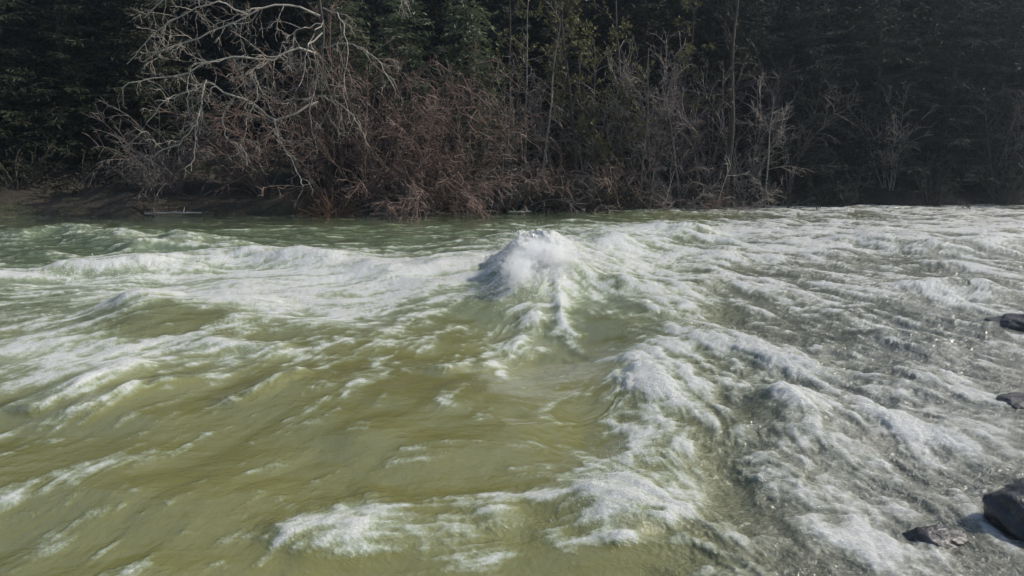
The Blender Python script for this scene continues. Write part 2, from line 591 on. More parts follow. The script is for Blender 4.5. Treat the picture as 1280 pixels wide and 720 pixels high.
# choppy sharpening: pull the surface towards its crests
dHx = np.gradient(H, axis=1) / np.gradient(X, axis=1)
dHy = np.gradient(H, axis=0) / np.gradient(Y, axis=0) - dHx * cols[None, :]
slope = np.hypot(dHx, dHy)
lim = 1.0 / np.maximum(1.0, slope / 1.2)
curl = np.clip((H - 0.45) / 0.5, 0, 1) * np.exp(-((U - 676) / 70) ** 2 - ((V - 338) / 40) ** 2)
XX = X - 0.22 * curl
YY = Y - 0.26 * curl
side_fade = sstep(1.6, 0.8, np.abs(cols))[None, :]
ZZ = H * (0.35 + 0.65 * side_fade)
# keep the water calm in the shallows at the banks
ms = np.maximum(Y - far_shore(X), near_shore(X) - Y)
ZZ = ZZ * (1 - 0.75 * sstep(-2.5, 0.2, ms))
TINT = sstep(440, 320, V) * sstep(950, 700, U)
GREY = sstep(760, 1020, U) * 0.85 + sstep(1000, 1250, U) * sstep(360, 480, V) * 0.4


def water_material():
    m, n, l, bs = new_mat("river_water")
    tc = n.new("ShaderNodeTexCoord")
    v = tc.outputs['Object']

    def attr(name):
        a = n.new("ShaderNodeAttribute")
        a.attribute_name = name
        return a.outputs['Fac']
    foam, tint, grey, turb = attr("foam"), attr("tint"), attr("grey"), attr("turb")
    fine = noise_n(n, l, v, 11.0, 6, 0.72, 0.9)
    lace = noise_n(n, l, v, 38.0, 5, 0.75, 0.5)
    k = math_n(n, l, 'SUBTRACT', math_n(n, l, 'ADD', math_n(n, l, 'MULTIPLY', fine, 0.65), math_n(n, l, 'MULTIPLY', lace, 0.35)), 0.5)
    k = math_n(n, l, 'MULTIPLY', k, 1.5)
    edge = math_n(n, l, 'MULTIPLY', math_n(n, l, 'MULTIPLY', foam, math_n(n, l, 'SUBTRACT', 1.15, foam)), 4.0, True)
    f = math_n(n, l, 'ADD', foam, math_n(n, l, 'MULTIPLY', k, edge), True)
    speck = math_n(n, l, 'MULTIPLY', math_n(n, l, 'SUBTRACT', noise_n(n, l, v, 21.0, 3, 0.65, 0.7), 0.57), 7.0, True)
    speck = math_n(n, l, 'MULTIPLY', math_n(n, l, 'MULTIPLY', speck, grey), 0.16)
    f = math_n(n, l, 'ADD', f, math_n(n, l, 'MULTIPLY', speck, turb), True)
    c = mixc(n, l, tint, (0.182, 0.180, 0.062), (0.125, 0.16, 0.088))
    c = mixc(n, l, grey, c, (0.125, 0.127, 0.098))
    r = n.new("ShaderNodeValToRGB")
    r.color_ramp.elements[0].position = 0.0
    r.color_ramp.elements[1].position = 0.55
    l.new(f, r.inputs[0])
    milky = mixc(n, l, grey, (0.40, 0.45, 0.31), (0.34, 0.35, 0.30))
    c = mixc(n, l, r.outputs[0], c, milky)
    f2 = math_n(n, l, 'MULTIPLY', math_n(n, l, 'SUBTRACT', f, 0.42), 1.6, True)
    white = mixc(n, l, math_n(n, l, 'MULTIPLY_ADD', math_n(n, l, 'SUBTRACT', lace, 0.5), 3.0, True), (0.58, 0.59, 0.57), (0.86, 0.86, 0.85))
    white.node.inputs[0].links[0].from_node.inputs[2].default_value = 0.6
    c = mixc(n, l, f2, c, white)
    l.new(c, bs.inputs['Base Color'])
    ro = math_n(n, l, 'MULTIPLY_ADD', f, 0.28, True)
    ro.node.inputs[2].default_value = 0.06
    l.new(ro, bs.inputs['Roughness'])
    bs.inputs['IOR'].default_value = 1.33
    bs.inputs['Coat Weight'].default_value = 1.0
    bs.inputs['Coat IOR'].default_value = 1.36
    bs.inputs['Coat Roughness'].default_value = 0.10
    bs.inputs['Subsurface Weight'].default_value = 0.75
    bs.inputs['Subsurface Radius'].default_value = (1.0, 1.0, 0.6)
    bs.inputs['Subsurface Scale'].default_value = 0.05
    w1 = noise_n(n, l, v, 7.0, 5, 0.6, 0.8)
    bp = n.new("ShaderNodeBump")
    bp.inputs['Distance'].default_value = 0.06
    w1 = math_n(n, l, 'ADD', w1, math_n(n, l, 'MULTIPLY', noise_n(n, l, v, 24.0, 3, 0.6, 0.4), 0.45))
    h = math_n(n, l, 'ADD', math_n(n, l, 'MULTIPLY', w1, math_n(n, l, 'ADD', math_n(n, l, 'MULTIPLY', turb, math_n(n, l, 'ADD', math_n(n, l, 'MULTIPLY', grey, 1.3), 0.9)), 0.06)),
               math_n(n, l, 'MULTIPLY', lace, math_n(n, l, 'MULTIPLY', f, 0.9)))
    l.new(h, bp.inputs['Height'])
    bp.inputs['Strength'].default_value = 0.85
    l.new(bp.outputs[0], bs.inputs['Normal'])
    l.new(bp.outputs[0], bs.inputs['Coat Normal'])
    return m


M_WATER = water_material()
water = add_mesh("river_water", np.stack([XX, YY, ZZ], -1).reshape(-1, 3), [grid_faces(NR, NC)], M_WATER)
for nm, arr in (("foam", FOAM), ("tint", TINT), ("grey", np.clip(GREY, 0, 1)), ("turb", TURB)):
    at_ = water.data.attributes.new(nm, 'FLOAT', 'POINT')
    at_.data.foreach_set('value', arr.astype(np.float32).ravel())
tag(water, "olive green rapids streaked with white foam", "river", kind='structure')


def water_z(x, y):
    i = int(np.clip(np.searchsorted(rows, y), 0, NR - 1))
    j = int(np.clip(np.searchsorted(cols, x / max(y, 0.1)), 0, NC - 1))
    return float(ZZ[i, j])


# ------------------------------------------------------------------ spray: droplets thrown up at the breaking crest and edge
def spray_material():
    m, n, l, bs = new_mat("white_spray")
    bs.inputs['Base Color'].default_value = (0.86, 0.86, 0.86, 1)
    bs.inputs['Roughness'].default_value = 0.5
    tr = n.new("ShaderNodeBsdfTranslucent")
    tr.inputs['Color'].default_value = (0.86, 0.86, 0.86, 1)
    mx = n.new("ShaderNodeMixShader")
    mx.inputs[0].default_value = 0.35
    l.new(bs.outputs[0], mx.inputs[1])
    l.new(tr.outputs[0], mx.inputs[2])
    l.new(mx.outputs[0], n["Material Output"].inputs['Surface'])
    return m


def drops_mesh(name, pts, rad, mat):
    ph = (1 + 5 ** 0.5) / 2
    iv = np.array([(-1, ph, 0), (1, ph, 0), (-1, -ph, 0), (1, -ph, 0), (0, -1, ph), (0, 1, ph), (0, -1, -ph), (0, 1, -ph),
                   (ph, 0, -1), (ph, 0, 1), (-ph, 0, -1), (-ph, 0, 1)], float)
    iv /= np.linalg.norm(iv[0])
    fc = np.array([(0, 11, 5), (0, 5, 1), (0, 1, 7), (0, 7, 10), (0, 10, 11), (1, 5, 9), (5, 11, 4), (11, 10, 2), (10, 7, 6), (7, 1, 8),
                   (3, 9, 4), (3, 4, 2), (3, 2, 6), (3, 6, 8), (3, 8, 9), (4, 9, 5), (2, 4, 11), (6, 2, 10), (8, 6, 7), (9, 8, 1)])
    v = (pts[:, None, :] + iv[None] * rad[:, None, None]).reshape(-1, 3)
    f = (np.arange(len(pts))[:, None, None] * 12 + fc[None]).reshape(-1, 3)
    return add_mesh(name, v, [f], mat)


rng = np.random.default_rng(5)
pts, rad = [], []


def burst(px, n, spread, up, rmin, rmax, z0=0.0):
    for _ in range(n):
        k = rng.uniform(0, len(px) - 1)
        i = int(k)
        a = (1 - (k - i)) * np.array(px[i]) + (k - i) * np.array(px[min(i + 1, len(px) - 1)])
        x, y = P(a[0], a[1], z0)
        x += rng.normal(0, spread)
        y += rng.normal(0, spread)
        zz = water_z(x, y) + abs(rng.normal(0, 1)) * up * rng.uniform(0.2, 1)
        pts.append((x, y, zz))
        rad.append(rmin + (rmax - rmin) * rng.random() ** 3)


burst([(632, 345), (640, 325), (665, 318), (700, 322), (725, 330)], 2500, 0.26, 0.20, 0.003, 0.009, 0.45)
burst([(660, 318), (690, 320)], 700, 0.35, 0.30, 0.003, 0.007, 0.45)
burst([(775, 440), (800, 470), (812, 500)], 700, 0.14, 0.05, 0.002, 0.005, 0.12)
burst([(806, 540), (760, 585), (738, 610), (790, 650)], 1200, 0.12, 0.03, 0.002, 0.005, 0.1)
burst([(60, 331), (200, 322), (300, 313), (430, 319)], 900, 0.25, 0.07, 0.005, 0.013, 0.3)
burst([(850, 385), (960, 428), (1035, 464)], 700, 0.2, 0.04, 0.003, 0.008, 0.2)


# strings of drops flung up and to the left from the crest
for _ in range(420):
    k = rng.uniform(0, 1)
    x, y = P(632 + 90 * k, 322 + 6 * rng.normal(), 0.5)
    vx, vy, vz = rng.normal(-0.5, 0.8), rng.normal(-0.5, 0.7), rng.uniform(0.9, 2.3)
    T_ = rng.uniform(0.15, 0.42)
    for m in range(34):
        t = T_ * rng.random()
        q = rng.normal(0, 0.012 + 0.03 * t, 3)
        pts.append((x + vx * t + q[0], y + vy * t + q[1], water_z(x, y) - 0.05 + vz * t - 4.9 * t * t + q[2]))
        rad.append(rng.uniform(0.002, 0.008) * (1.15 - t))

drops = drops_mesh("water_droplets", np.array(pts), np.array(rad), spray_material())
tag(drops, "loose white droplets flying off the breaking waves", "droplets", kind='stuff')


def mist_material():
    """airborne spray: thick in the middle of each puff, fraying outwards"""
    m = bpy.data.materials.new("mist_of_spray")
    m.use_nodes = True
    n, l = m.node_tree.nodes, m.node_tree.links
    n.clear()
    o = n.new("ShaderNodeOutputMaterial")
    v = n.new("ShaderNodeVolumePrincipled")
    v.inputs['Color'].default_value = (0.995, 0.995, 1.0, 1)
    v.inputs['Anisotropy'].default_value = 0.1
    tc = n.new("ShaderNodeTexCoord")

    def vm(op, a, b):
        q = n.new("ShaderNodeVectorMath")
        q.operation = op
        for k, w in enumerate((a, b)):
            if hasattr(w, 'is_output'):
                l.new(w, q.inputs[k])
            else:
                q.inputs[k].default_value = w
        return q
    nz = n.new("ShaderNodeTexNoise")
    nz.inputs['Scale'].default_value = 4.2
    nz.inputs['Detail'].default_value = 6
    nz.inputs['Roughness'].default_value = 0.74
    l.new(tc.outputs['Object'], nz.inputs['Vector'])
    off = vm('MULTIPLY', vm('SUBTRACT', nz.outputs['Color'], (0.5, 0.5, 0.5)).outputs[0], (2.7, 2.7, 2.7))
    p = vm('ADD', tc.outputs['Object'], off.outputs[0])
    ln = n.new("ShaderNodeVectorMath")
    ln.operation = 'LENGTH'
    l.new(p.outputs[0], ln.inputs[0])
    d = math_n(n, l, 'SUBTRACT', 0.80, ln.outputs['Value'], True)
    d = math_n(n, l, 'MULTIPLY', math_n(n, l, 'POWER', d, 1.2), 21.0)
    # nothing outside the unit ball of the puff
    rim = n.new("ShaderNodeVectorMath")
    rim.operation = 'LENGTH'
    l.new(tc.outputs['Object'], rim.inputs[0])
    edge = math_n(n, l, 'MULTIPLY', math_n(n, l, 'SUBTRACT', 1.0, rim.outputs['Value'], True), 4.0, True)
    grain = noise_n(n, l, tc.outputs['Object'], 9.0, 6, 0.7, 0.6)
    grain = math_n(n, l, 'MULTIPLY', math_n(n, l, 'SUBTRACT', grain, 0.44, True), 9.0)
    l.new(math_n(n, l, 'MULTIPLY', math_n(n, l, 'MULTIPLY', d, edge), grain), v.inputs['Density'])
    m.cycles.volume_step_rate = 0.35
    l.new(v.outputs[0], o.inputs['Volume'])
    return m


M_MIST = mist_material()


def puff(label, cx, cy, cz, size, rz=0.0):
    nu, nv = 32, 18
    th = np.linspace(0, 2 * math.pi, nu, endpoint=False)
    ph = np.linspace(0, math.pi, nv + 2)[1:-1]
    T, Q = np.meshgrid(th, ph)
    d = np.stack([np.sin(Q) * np.cos(T), np.sin(Q) * np.sin(T), np.cos(Q)], -1).reshape(-1, 3)
    d = np.concatenate([d, [(0, 0, 1.0), (0, 0, -1.0)]])
    i = np.arange(nu * nv).reshape(nv, nu)
    j = np.roll(i, -1, 1)
    f4 = np.stack([i[:-1], i[1:], j[1:], j[:-1]], -1).reshape(-1, 4)
    top = np.stack([np.full(nu, nu * nv), i[0], j[0]], -1)
    bot = np.stack([np.full(nu, nu * nv + 1), j[-1], i[-1]], -1)
    o = add_mesh("spray", d, [f4, top, bot], M_MIST)
    x, y = P(cx, cy, cz)
    o.location = (x, y, cz)
    o.scale = size
    o.rotation_euler = (0, 0, rz)
    return tag(o, label, "spray", kind='stuff')


puff("white burst of spray over the breaking crest in midstream", 682, 320, 0.60, (0.85, 0.6, 0.46))
puff("grey white spray tumbling down the front left of the breaking crest", 650, 338, 0.46, (0.46, 0.45, 0.44))


# ------------------------------------------------------------------ rocks
def rock(name, label, px, py, size, seed, sink=0.35, rz=0.0, group=None):
    rs = np.random.default_rng(seed)
    nu, nv = 72, 40
    th = np.linspace(0, 2 * math.pi, nu, endpoint=False)
    ph = np.linspace(0.02, math.pi - 0.02, nv)
    T, Ph = np.meshgrid(th, ph)
    d = np.stack([np.sin(Ph) * np.cos(T), np.sin(Ph) * np.sin(T), np.cos(Ph)], -1)
    r = np.ones(T.shape)
    for _ in range(16):                       # cleaved facets
        nrm = rs.normal(size=3)
        nrm /= np.linalg.norm(nrm)
        h = rs.uniform(0.62, 0.95)
        c = d @ nrm
        r = np.minimum(r, np.where(c > 0.05, h / np.maximum(c, 0.05), 9))
    q = d * 2.2 + seed
    r *= 1 + 0.22 * fbm(q[..., 0] + q[..., 2], q[..., 1] - q[..., 2] * 0.7, 6, seed, 0.6)
    v = (d * r[..., None]) * np.array(size)
    v = v.reshape(-1, 3)
    i = np.arange(nu * nv).reshape(nv, nu)
    j = np.roll(i, -1, 1)
    f = np.stack([i[:-1], i[1:], j[1:], j[:-1]], -1).reshape(-1, 4)
    top, bot = i[0], i[-1]
    o = add_mesh(name, v, [f], M_ROCK)
    x, y = P(px, py)
    o.location = (x, y, size[2] * (1 - 2 * sink) - 0.0)
    o.rotation_euler = (0, 0, rz)
    return tag(o, label, "rock", group)


rock("rock", "big craggy dark rock in the lower right corner beside churning water", 1310, 655, (0.42, 0.42, 0.28), 3, 0.45, 0.4)
rock("rock", "low dark wet rock washed by foam at the right edge, above the corner rock", 1300, 506, (0.46, 0.30, 0.12), 8, 0.52, 0.1)
rock("rock", "long black rock ledge at the right edge beside bright glinting riffles", 1308, 410, (0.80, 0.5, 0.19), 12, 0.48, -0.25)
rock("rock", "half drowned grey rock at the bottom edge, left of the craggy corner rock", 1168, 672, (0.24, 0.18, 0.08), 19, 0.60, 0.0)


# ------------------------------------------------------------------ wood and leaves
class Wood:
    def __init__(self):
        self.b = {}

    def add(self, pts, r0, r1):
        self.b.setdefault(len(pts), []).append((pts, r0, r1))

    def mesh(self, name, mat, parent, sides=4, loc=None):
        V, Fq, off = [], [], 0
        for n, lst in self.b.items():
            p = np.array([[tuple(q) for q in a[0]] for a in lst])
            r0 = np.array([a[1] for a in lst])[:, None]
            r1 = np.array([a[2] for a in lst])[:, None]
            t = np.linspace(0, 1, n)[None]
            r = r0 + (r1 - r0) * t
            tan = np.gradient(p, axis=1)
            tan /= np.linalg.norm(tan, axis=2, keepdims=True) + 1e-9
            ref = np.where(np.abs(tan[..., 2:3]) > 0.8, np.array([[[1.0, 0, 0]]]), np.array([[[0, 0, 1.0]]]))
            u = np.cross(tan, ref)
            u /= np.linalg.norm(u, axis=2, keepdims=True) + 1e-9
            w = np.cross(tan, u)
            big = r0[:, 0] > 0.05
            for sel, s in ((big, 8), (~big, sides)):
                if not sel.any():
                    continue
                a = np.arange(s) * 2 * math.pi / s
                ring = p[sel][:, :, None, :] + r[sel][:, :, None, None] * (
                    np.cos(a)[None, None, :, None] * u[sel][:, :, None, :] + np.sin(a)[None, None, :, None] * w[sel][:, :, None, :])
                k = ring.shape[0]
                idx = off + np.arange(k * n * s).reshape(k, n, s)
                nx = np.roll(idx, -1, 2)
                Fq.append(np.stack([idx[:, :-1], nx[:, :-1], nx[:, 1:], idx[:, 1:]], -1).reshape(-1, 4))
                V.append(ring.reshape(-1, 3))
                off += k * n * s
        return add_mesh(name, np.concatenate(V), [np.concatenate(Fq)], mat, parent)


def leaves_geo(anchors, dirs, length, width, rs, droop=0.3, jit=0.5):
    a = np.array(anchors, float)
    d = np.array(dirs, float)
    n = len(a)
    d = d + rs.normal(0, jit, (n, 3))
    d[:, 2] -= droop
    d /= np.linalg.norm(d, axis=1, keepdims=True)
    q = rs.normal(0, 1, (n, 3))
    s = np.cross(d, q)
    s /= np.linalg.norm(s, axis=1, keepdims=True) + 1e-9
    L = length * rs.uniform(0.6, 1.3, (n, 1))
    W = width * rs.uniform(0.6, 1.3, (n, 1))
    up = np.cross(s, d)
    v = np.stack([a, a + d * L * 0.45 + s * W * 0.5 + up * W * 0.15, a + d * L, a + d * L * 0.45 - s * W * 0.5 + up * W * 0.15], 1).reshape(-1, 3)
    f = np.arange(n * 4).reshape(n, 4)
    return v, f


def perp_dir(t, ang, rnd):
    """unit vector at angle ang from t, random azimuth"""
    a = Vector((rnd.uniform(-1, 1), rnd.uniform(-1, 1), rnd.uniform(-1, 1)))
    p = t.cross(a)
    if p.length < 1e-4:
        p = t.orthogonal()
    p.normalize()
    return (t * math.cos(ang) + p * math.sin(ang)).normalized()


def limb(p, d, L, n, wander, grav, rnd):
    pts = [p.copy()]
    st = L / (n - 1)
    d = d.copy()
    for _ in range(n - 1):
        d = d + Vector((rnd.gauss(0, wander), rnd.gauss(0, wander), rnd.gauss(0, wander) + grav))
        d.normalize()
        pts.append(pts[-1] + d * st)
    return pts


def sprout(B, pts, L, r, levels, k, rnd, tips):
    lv = levels[k]
    n = len(pts)
    cnt = lv['c'] * (0.7 + 0.6 * rnd.random())
    cnt = int(cnt * (lv.get('per_m', 0) * L if 'per_m' in lv else 1) + rnd.random())
    for _ in range(cnt):
        t = rnd.uniform(lv.get('t0', 0.2), 1.0) * (n - 1)
        i = min(int(t), n - 2)
        q = pts[i].lerp(pts[i + 1], t - i)
        tan = (pts[i + 1] - pts[i]).normalized()
        d = perp_dir(tan, R(rnd.uniform(*lv['ang'])), rnd)
        d.z += lv.get('up', 0)
        d.normalize()
        Lc = (lv['L'] * (1 - 0.45 * t / (n - 1)) if 'L' in lv else L * lv['ratio'] * (1 - 0.45 * t / (n - 1))) * rnd.uniform(0.6, 1.25)
        rc = max(lv.get('rmin', 0.006), r * (1 - 0.7 * t / (n - 1)) * lv.get('rr', 0.5))
        c = limb(q, d, Lc, lv['n'], lv['w'], lv['g'], rnd)
        B.add(c, rc, rc * 0.35)
        if k + 1 < len(levels):
            sprout(B, c, Lc, rc, levels, k + 1, rnd, tips)
        if tips is not None and k >= len(levels) - 2:
            for j in range(1, len(c)):
                tips.append((c[j], (c[j] - c[j - 1]).normalized()))


TWIGS = [dict(c=1, per_m=2.7, L=1.7, ang=(30, 80), n=9, w=0.24, g=-0.08, rr=0.6, rmin=0.020),
         dict(c=1, per_m=3.6, ratio=0.5, ang=(30, 70), n=6, w=0.22, g=-0.08, rr=0.6, rmin=0.013),
         dict(c=1, per_m=4.5, ratio=0.55, ang=(25, 65), n=4, w=0.18, g=-0.10, rr=0.65, rmin=0.010)]


def rel(pts, base):
    return [p - base for p in pts]


def smooth_line(ctrl, n):
    """Catmull-Rom through control points"""
    c = [ctrl[0] * 2 - ctrl[1]] + list(ctrl) + [ctrl[-1] * 2 - ctrl[-2]]
    out = []
    m = len(ctrl) - 1
    for k in range(n):
        t = k / (n - 1) * m
        i = min(int(t), m - 1)
        u = t - i
        p0, p1, p2, p3 = c[i], c[i + 1], c[i + 2], c[i + 3]
        out.append(0.5 * ((2 * p1) + (p2 - p0) * u + (2 * p0 - 5 * p1 + 4 * p2 - p3) * u * u + (3 * p1 - p0 - 3 * p2 + p3) * u ** 3))
    return out


def base_at(px, Yd):
    x = at(px, 250, Yd).x
    return Vector((x, Yd, float(ground_z(x, Yd)) - 0.08))


def copy_thing(src, loc, rz, sc, label=None, group=None):
    c = src.copy()
    col.objects.link(c)
    c.location = loc
    c.rotation_euler = (0, 0, rz)
    c.scale = (sc, sc, sc)
    if label:
        c['label'] = label
    if group:
        c['group'] = group
    for ch in src.children:
        d = ch.copy()
        col.objects.link(d)
        d.parent = c
    return c


# ---- the overhanging bare tree, limbs laid out as seen
def overhanging_tree():
    rnd = random.Random(11)
    base = base_at(458, 34.8)
    t = empty("bare_tree", base)
    tag(t, "pale bare tree with crooked limbs drooping low over the water at left", "tree")
    Tr, Cr = Wood(), Wood()
    g = lambda l: [at(*q) - base for q in l]
    trunk = smooth_line([Vector((0, 0, -0.3))] + g([(452, 222, 34.4), (438, 170, 33.8), (414, 125, 33.1), (402, 80, 33.0), (404, 40, 33.0), (398, -20, 33.4), (404, -90, 33.8)]), 26)
    Tr.add(trunk, 0.10, 0.05)
    main = [
        ([(398, 128, 32.8), (375, 138, 32.3), (343, 150, 31.8), (320, 131, 31.4), (293, 121, 31.0), (262, 104, 30.8), (240, 112, 30.6)], 0.060),
        ([(343, 150, 31.8), (352, 180, 31.3), (368, 208, 31.0), (380, 234, 30.8)], 0.042),
        ([(252, 108, 30.7), (225, 118, 30.5), (203, 129, 30.3), (178, 163, 30.2), (155, 186, 30.1)], 0.034),
        ([(258, 100, 30.8), (251, 128, 30.5), (247, 155, 30.3), (243, 185, 30.1), (238, 212, 30.0)], 0.036),
        ([(247, 155, 30.3), (222, 178, 30.0), (196, 192, 29.8), (180, 196, 29.7)], 0.028),
        ([(293, 121, 31.0), (279, 145, 30.8), (282, 170, 30.6), (300, 182, 30.5), (308, 196, 30.4)], 0.028),
        ([(402, 70, 33.0), (370, 62, 32.2), (335, 76, 31.6), (300, 70, 31.2), (262, 78, 30.9), (222, 96, 30.6), (175, 100, 30.3), (150, 112, 30.2)], 0.055),
        ([(335, 76, 31.6), (318, 95, 31.3), (322, 118, 31.0), (310, 148, 30.8)], 0.03),
        ([(262, 78, 30.9), (240, 82, 30.7), (235, 110, 30.5), (236, 145, 30.4)], 0.028),
        ([(400, 20, 33.0), (360, 5, 32.4), (310, 18, 31.8), (262, 40, 31.4), (215, 60, 31.0), (178, 78, 30.8)], 0.05),
        ([(310, 18, 31.8), (275, 5, 31.4), (230, 18, 31.0), (190, 44, 30.8), (160, 80, 30.6)], 0.035),
        ([(404, 60, 33.0), (440, 55, 32.6), (470, 75, 32.2), (492, 110, 31.9)], 0.04),
        ([(397, 120, 32.8), (420, 128, 32.2), (445, 150, 31.8), (462, 185, 31.5)], 0.035),
        ([(404, 40, 33.0), (385, 60, 32.3), (378, 95, 32.0), (366, 120, 31.8), (352, 128, 31.7)], 0.035),
        ([(404, 30, 33.0), (365, 40, 32.5), (345, 75, 32.2), (338, 120, 32.0)], 0.03),
        ([(404, 10, 33.0), (425, 20, 32.6), (436, 60, 32.3), (430, 110, 32.1), (438, 150, 32.0)], 0.032),
        ([(404, 25, 33.0), (390, 50, 32.6), (398, 90, 32.3), (388, 140, 32.1), (396, 190, 32.0)], 0.03),
        ([(400, -20, 33.4), (440, -40, 33), (480, -30, 32.6), (510, 5, 32.2)], 0.045),
        ([(402, -40, 33.4), (350, -60, 33), (290, -50, 32.4), (230, -20, 32.0), (180, 20, 31.6)], 0.05),
    ]
    for ctrl, r in main:
        pts_ = smooth_line(g(ctrl), 16)
        for p in pts_[1:]:
            p += Vector((rnd.gauss(0, .035), rnd.gauss(0, .05), rnd.gauss(0, .035)))
        Lb_ = Wood()
        Lb_.add(pts_, r * 0.9, r * 0.42)
        Lb_.mesh("limb", M_PALE, t, 6)
        L = sum((pts_[i + 1] - pts_[i]).length for i in range(15))
        sprout(Cr, pts_, L, r, TWIGS, 0, rnd, None)
    Tr.mesh("trunk", M_DARK, t, 6)
    Cr.mesh("crown", M_GREY, t, 3)
    return t


# ---- shrubs of many arching stems
def shrub(name, label, cat, base, H_, spread, nstem, wood, leaf=None, seed=0, arch=-0.09, dens=1.0, bias=(0, 0), leaf_size=(0.10, 0.05), group=None, twn=1.0):
    rnd = random.Random(seed)
    t = empty(name, base)
    tag(t, label, cat, group)
    St, Tw, tips = Wood(), Wood(), []
    lv = [dict(c=1, per_m=3.0 * dens * twn, L=H_ * 0.36, ang=(20, 60), n=6, w=0.13, g=-0.05, rr=0.55, rmin=0.017),
          dict(c=1, per_m=3.8 * dens * twn, ratio=0.5, ang=(20, 60), n=4, w=0.18, g=-0.06, rr=0.6, rmin=0.012)]
    for i in range(nstem):
        a = rnd.uniform(0, 2 * math.pi)
        tilt = rnd.uniform(0.1, 1.0)
        d = Vector((math.cos(a) * tilt * spread / H_ * 1.2 + bias[0], math.sin(a) * tilt * spread / H_ * 1.2 + bias[1], 1)).normalized()
        p = Vector((math.cos(a) * 0.3 * rnd.random(), math.sin(a) * 0.3 * rnd.random(), -0.1))
        L = H_ * rnd.uniform(0.7, 1.3)
        pts_ = limb(p, d, L, 11, 0.09, arch * rnd.uniform(0.2, 1.6), rnd)
        r = rnd.uniform(0.018, 0.035)
        St.add(pts_, r, r * 0.3)
        sprout(Tw, pts_, L, r, lv, 0, rnd, tips)
    St.mesh("stem", wood, t, 5)
    o = Tw.mesh("crown", wood, t, 3)
    if leaf is not None:
        rs = np.random.default_rng(seed)
        v, f = leaves_geo([tuple(a) for a, _ in tips], [tuple(b) for _, b in tips], leaf_size[0], leaf_size[1], rs)
        add_mesh("foliage", v, [f], leaf, t, smooth=False)
    return t


# ---- broadleaf or bare upright tree
def tree(name, label, base, H_, lean, wood, leaf=None, seed=0, r=0.12, first=0.15, Lb=2.0, per_m=2.2, twig=1.0, ang=(35, 75), leaf_size=(0.14, 0.09),
         cat="tree", group=None, grav=0.02, crown_wood=None, leaf_mult=1):
    rnd = random.Random(seed)
    t = empty(name, base)
    tag(t, label, cat, group)
    Tr, Cr, tips = Wood(), Wood(), []
    d = Vector((lean[0], lean[1], 1)).normalized()
    trunk = limb(Vector((0, 0, -0.3)), d, H_, 24, 0.035, 0.004, rnd)
    Tr.add(trunk, r, r * 0.25)
    lv = [dict(c=1, per_m=per_m, L=Lb, ang=ang, n=9, w=0.12, g=grav, rr=0.42, rmin=0.017, t0=first),
          dict(c=1, per_m=3.6 * twig, ratio=0.5, ang=(25, 60), n=5, w=0.14, g=0.0, rr=0.5, rmin=0.012),
          dict(c=1, per_m=5.0 * twig, ratio=0.5, ang=(25, 60), n=4, w=0.15, g=-0.02, rr=0.6, rmin=0.010)]
    sprout(Cr, trunk, H_, r, lv, 0, rnd, tips)
    Tr.mesh("trunk", wood, t, 8)
    Cr.mesh("crown", crown_wood or wood, t, 3)
    if leaf is not None:
        rs = np.random.default_rng(seed)
        A = [tuple(a) for a, _ in tips] * leaf_mult
        D = [tuple(b) for _, b in tips] * leaf_mult
        v, f = leaves_geo(A, D, leaf_size[0], leaf_size[1], rs)
        add_mesh("foliage", v, [f], leaf, t, smooth=False)
    return t


# ---- conifer with drooping boughs
def conifer(name, label, base, H_, Rb, leaf, seed, low=0.06, group=None, spr=(0.24, 0.07), dens=1.0, cat="conifer", droop=-0.07):
    rnd = random.Random(seed)
    rs = np.random.default_rng(seed)
    t = empty(name, base)
    tag(t, label, cat, group)
    Tr, Cr = Wood(), Wood()
    trunk = limb(Vector((0, 0, -0.3)), Vector((rnd.uniform(-.03, .03), rnd.uniform(-.03, .03), 1)).normalized(), H_, 18, 0.012, 0.01, rnd)
    Tr.add(trunk, H_ * 0.014 + 0.04, 0.02)
    A, D = [], []
    z = low * H_
    while z < H_ * 0.985:
        k = z / H_
        i = min(int(k * 17), 16)
        c = trunk[i].lerp(trunk[i + 1], k * 17 - i)
        for _ in range(rnd.choice((3, 4, 4, 5))):
            a = rnd.uniform(0, 2 * math.pi)
            L = Rb * (1 - k) ** 0.75 * rnd.uniform(0.55, 1.15) + 0.25
            d = Vector((math.cos(a), math.sin(a), rnd.uniform(0.0, 0.4) + 0.5 * k * k)).normalized()
            b = limb(c, d, L, 8, 0.05, droop * rnd.uniform(0.6, 1.6), rnd)
            Tr.add(b, 0.012 + 0.010 * L, 0.006)
            side = Vector((-math.sin(a), math.cos(a), 0))
            nseg = max(3, int(L / 0.22 * dens))
            for s in range(nseg):
                u = (s + rnd.random()) / nseg * 7
                u = 0.7 + u * 0.9
                j = min(int(u), 6)
                q = b[j].lerp(b[j + 1], min(u - j, 1))
                for sg_ in (-1, 1):
                    sd_ = (d * 0.6 + side * sg_ + Vector((0, 0, -0.35 + rnd.gauss(0, .2)))).normalized()
                    ls = (0.25 + 0.22 * L * (1 - u / 8)) * rnd.uniform(0.6, 1.2)
                    m = max(2, int(ls / 0.09))
                    for w in range(m):
                        A.append(tuple(q + sd_ * ls * (w / m)))
                        D.append(tuple(sd_))
        z += H_ * 0.021 * rnd.uniform(0.7, 1.3) / dens
    v, f = leaves_geo(A, D, spr[0], spr[1], rs, droop=0.35, jit=0.35)
    Tr.mesh("trunk", M_DARK, t, 8)
    add_mesh("crown", v, [f], leaf, t, smooth=False)
    return t


overhanging_tree()
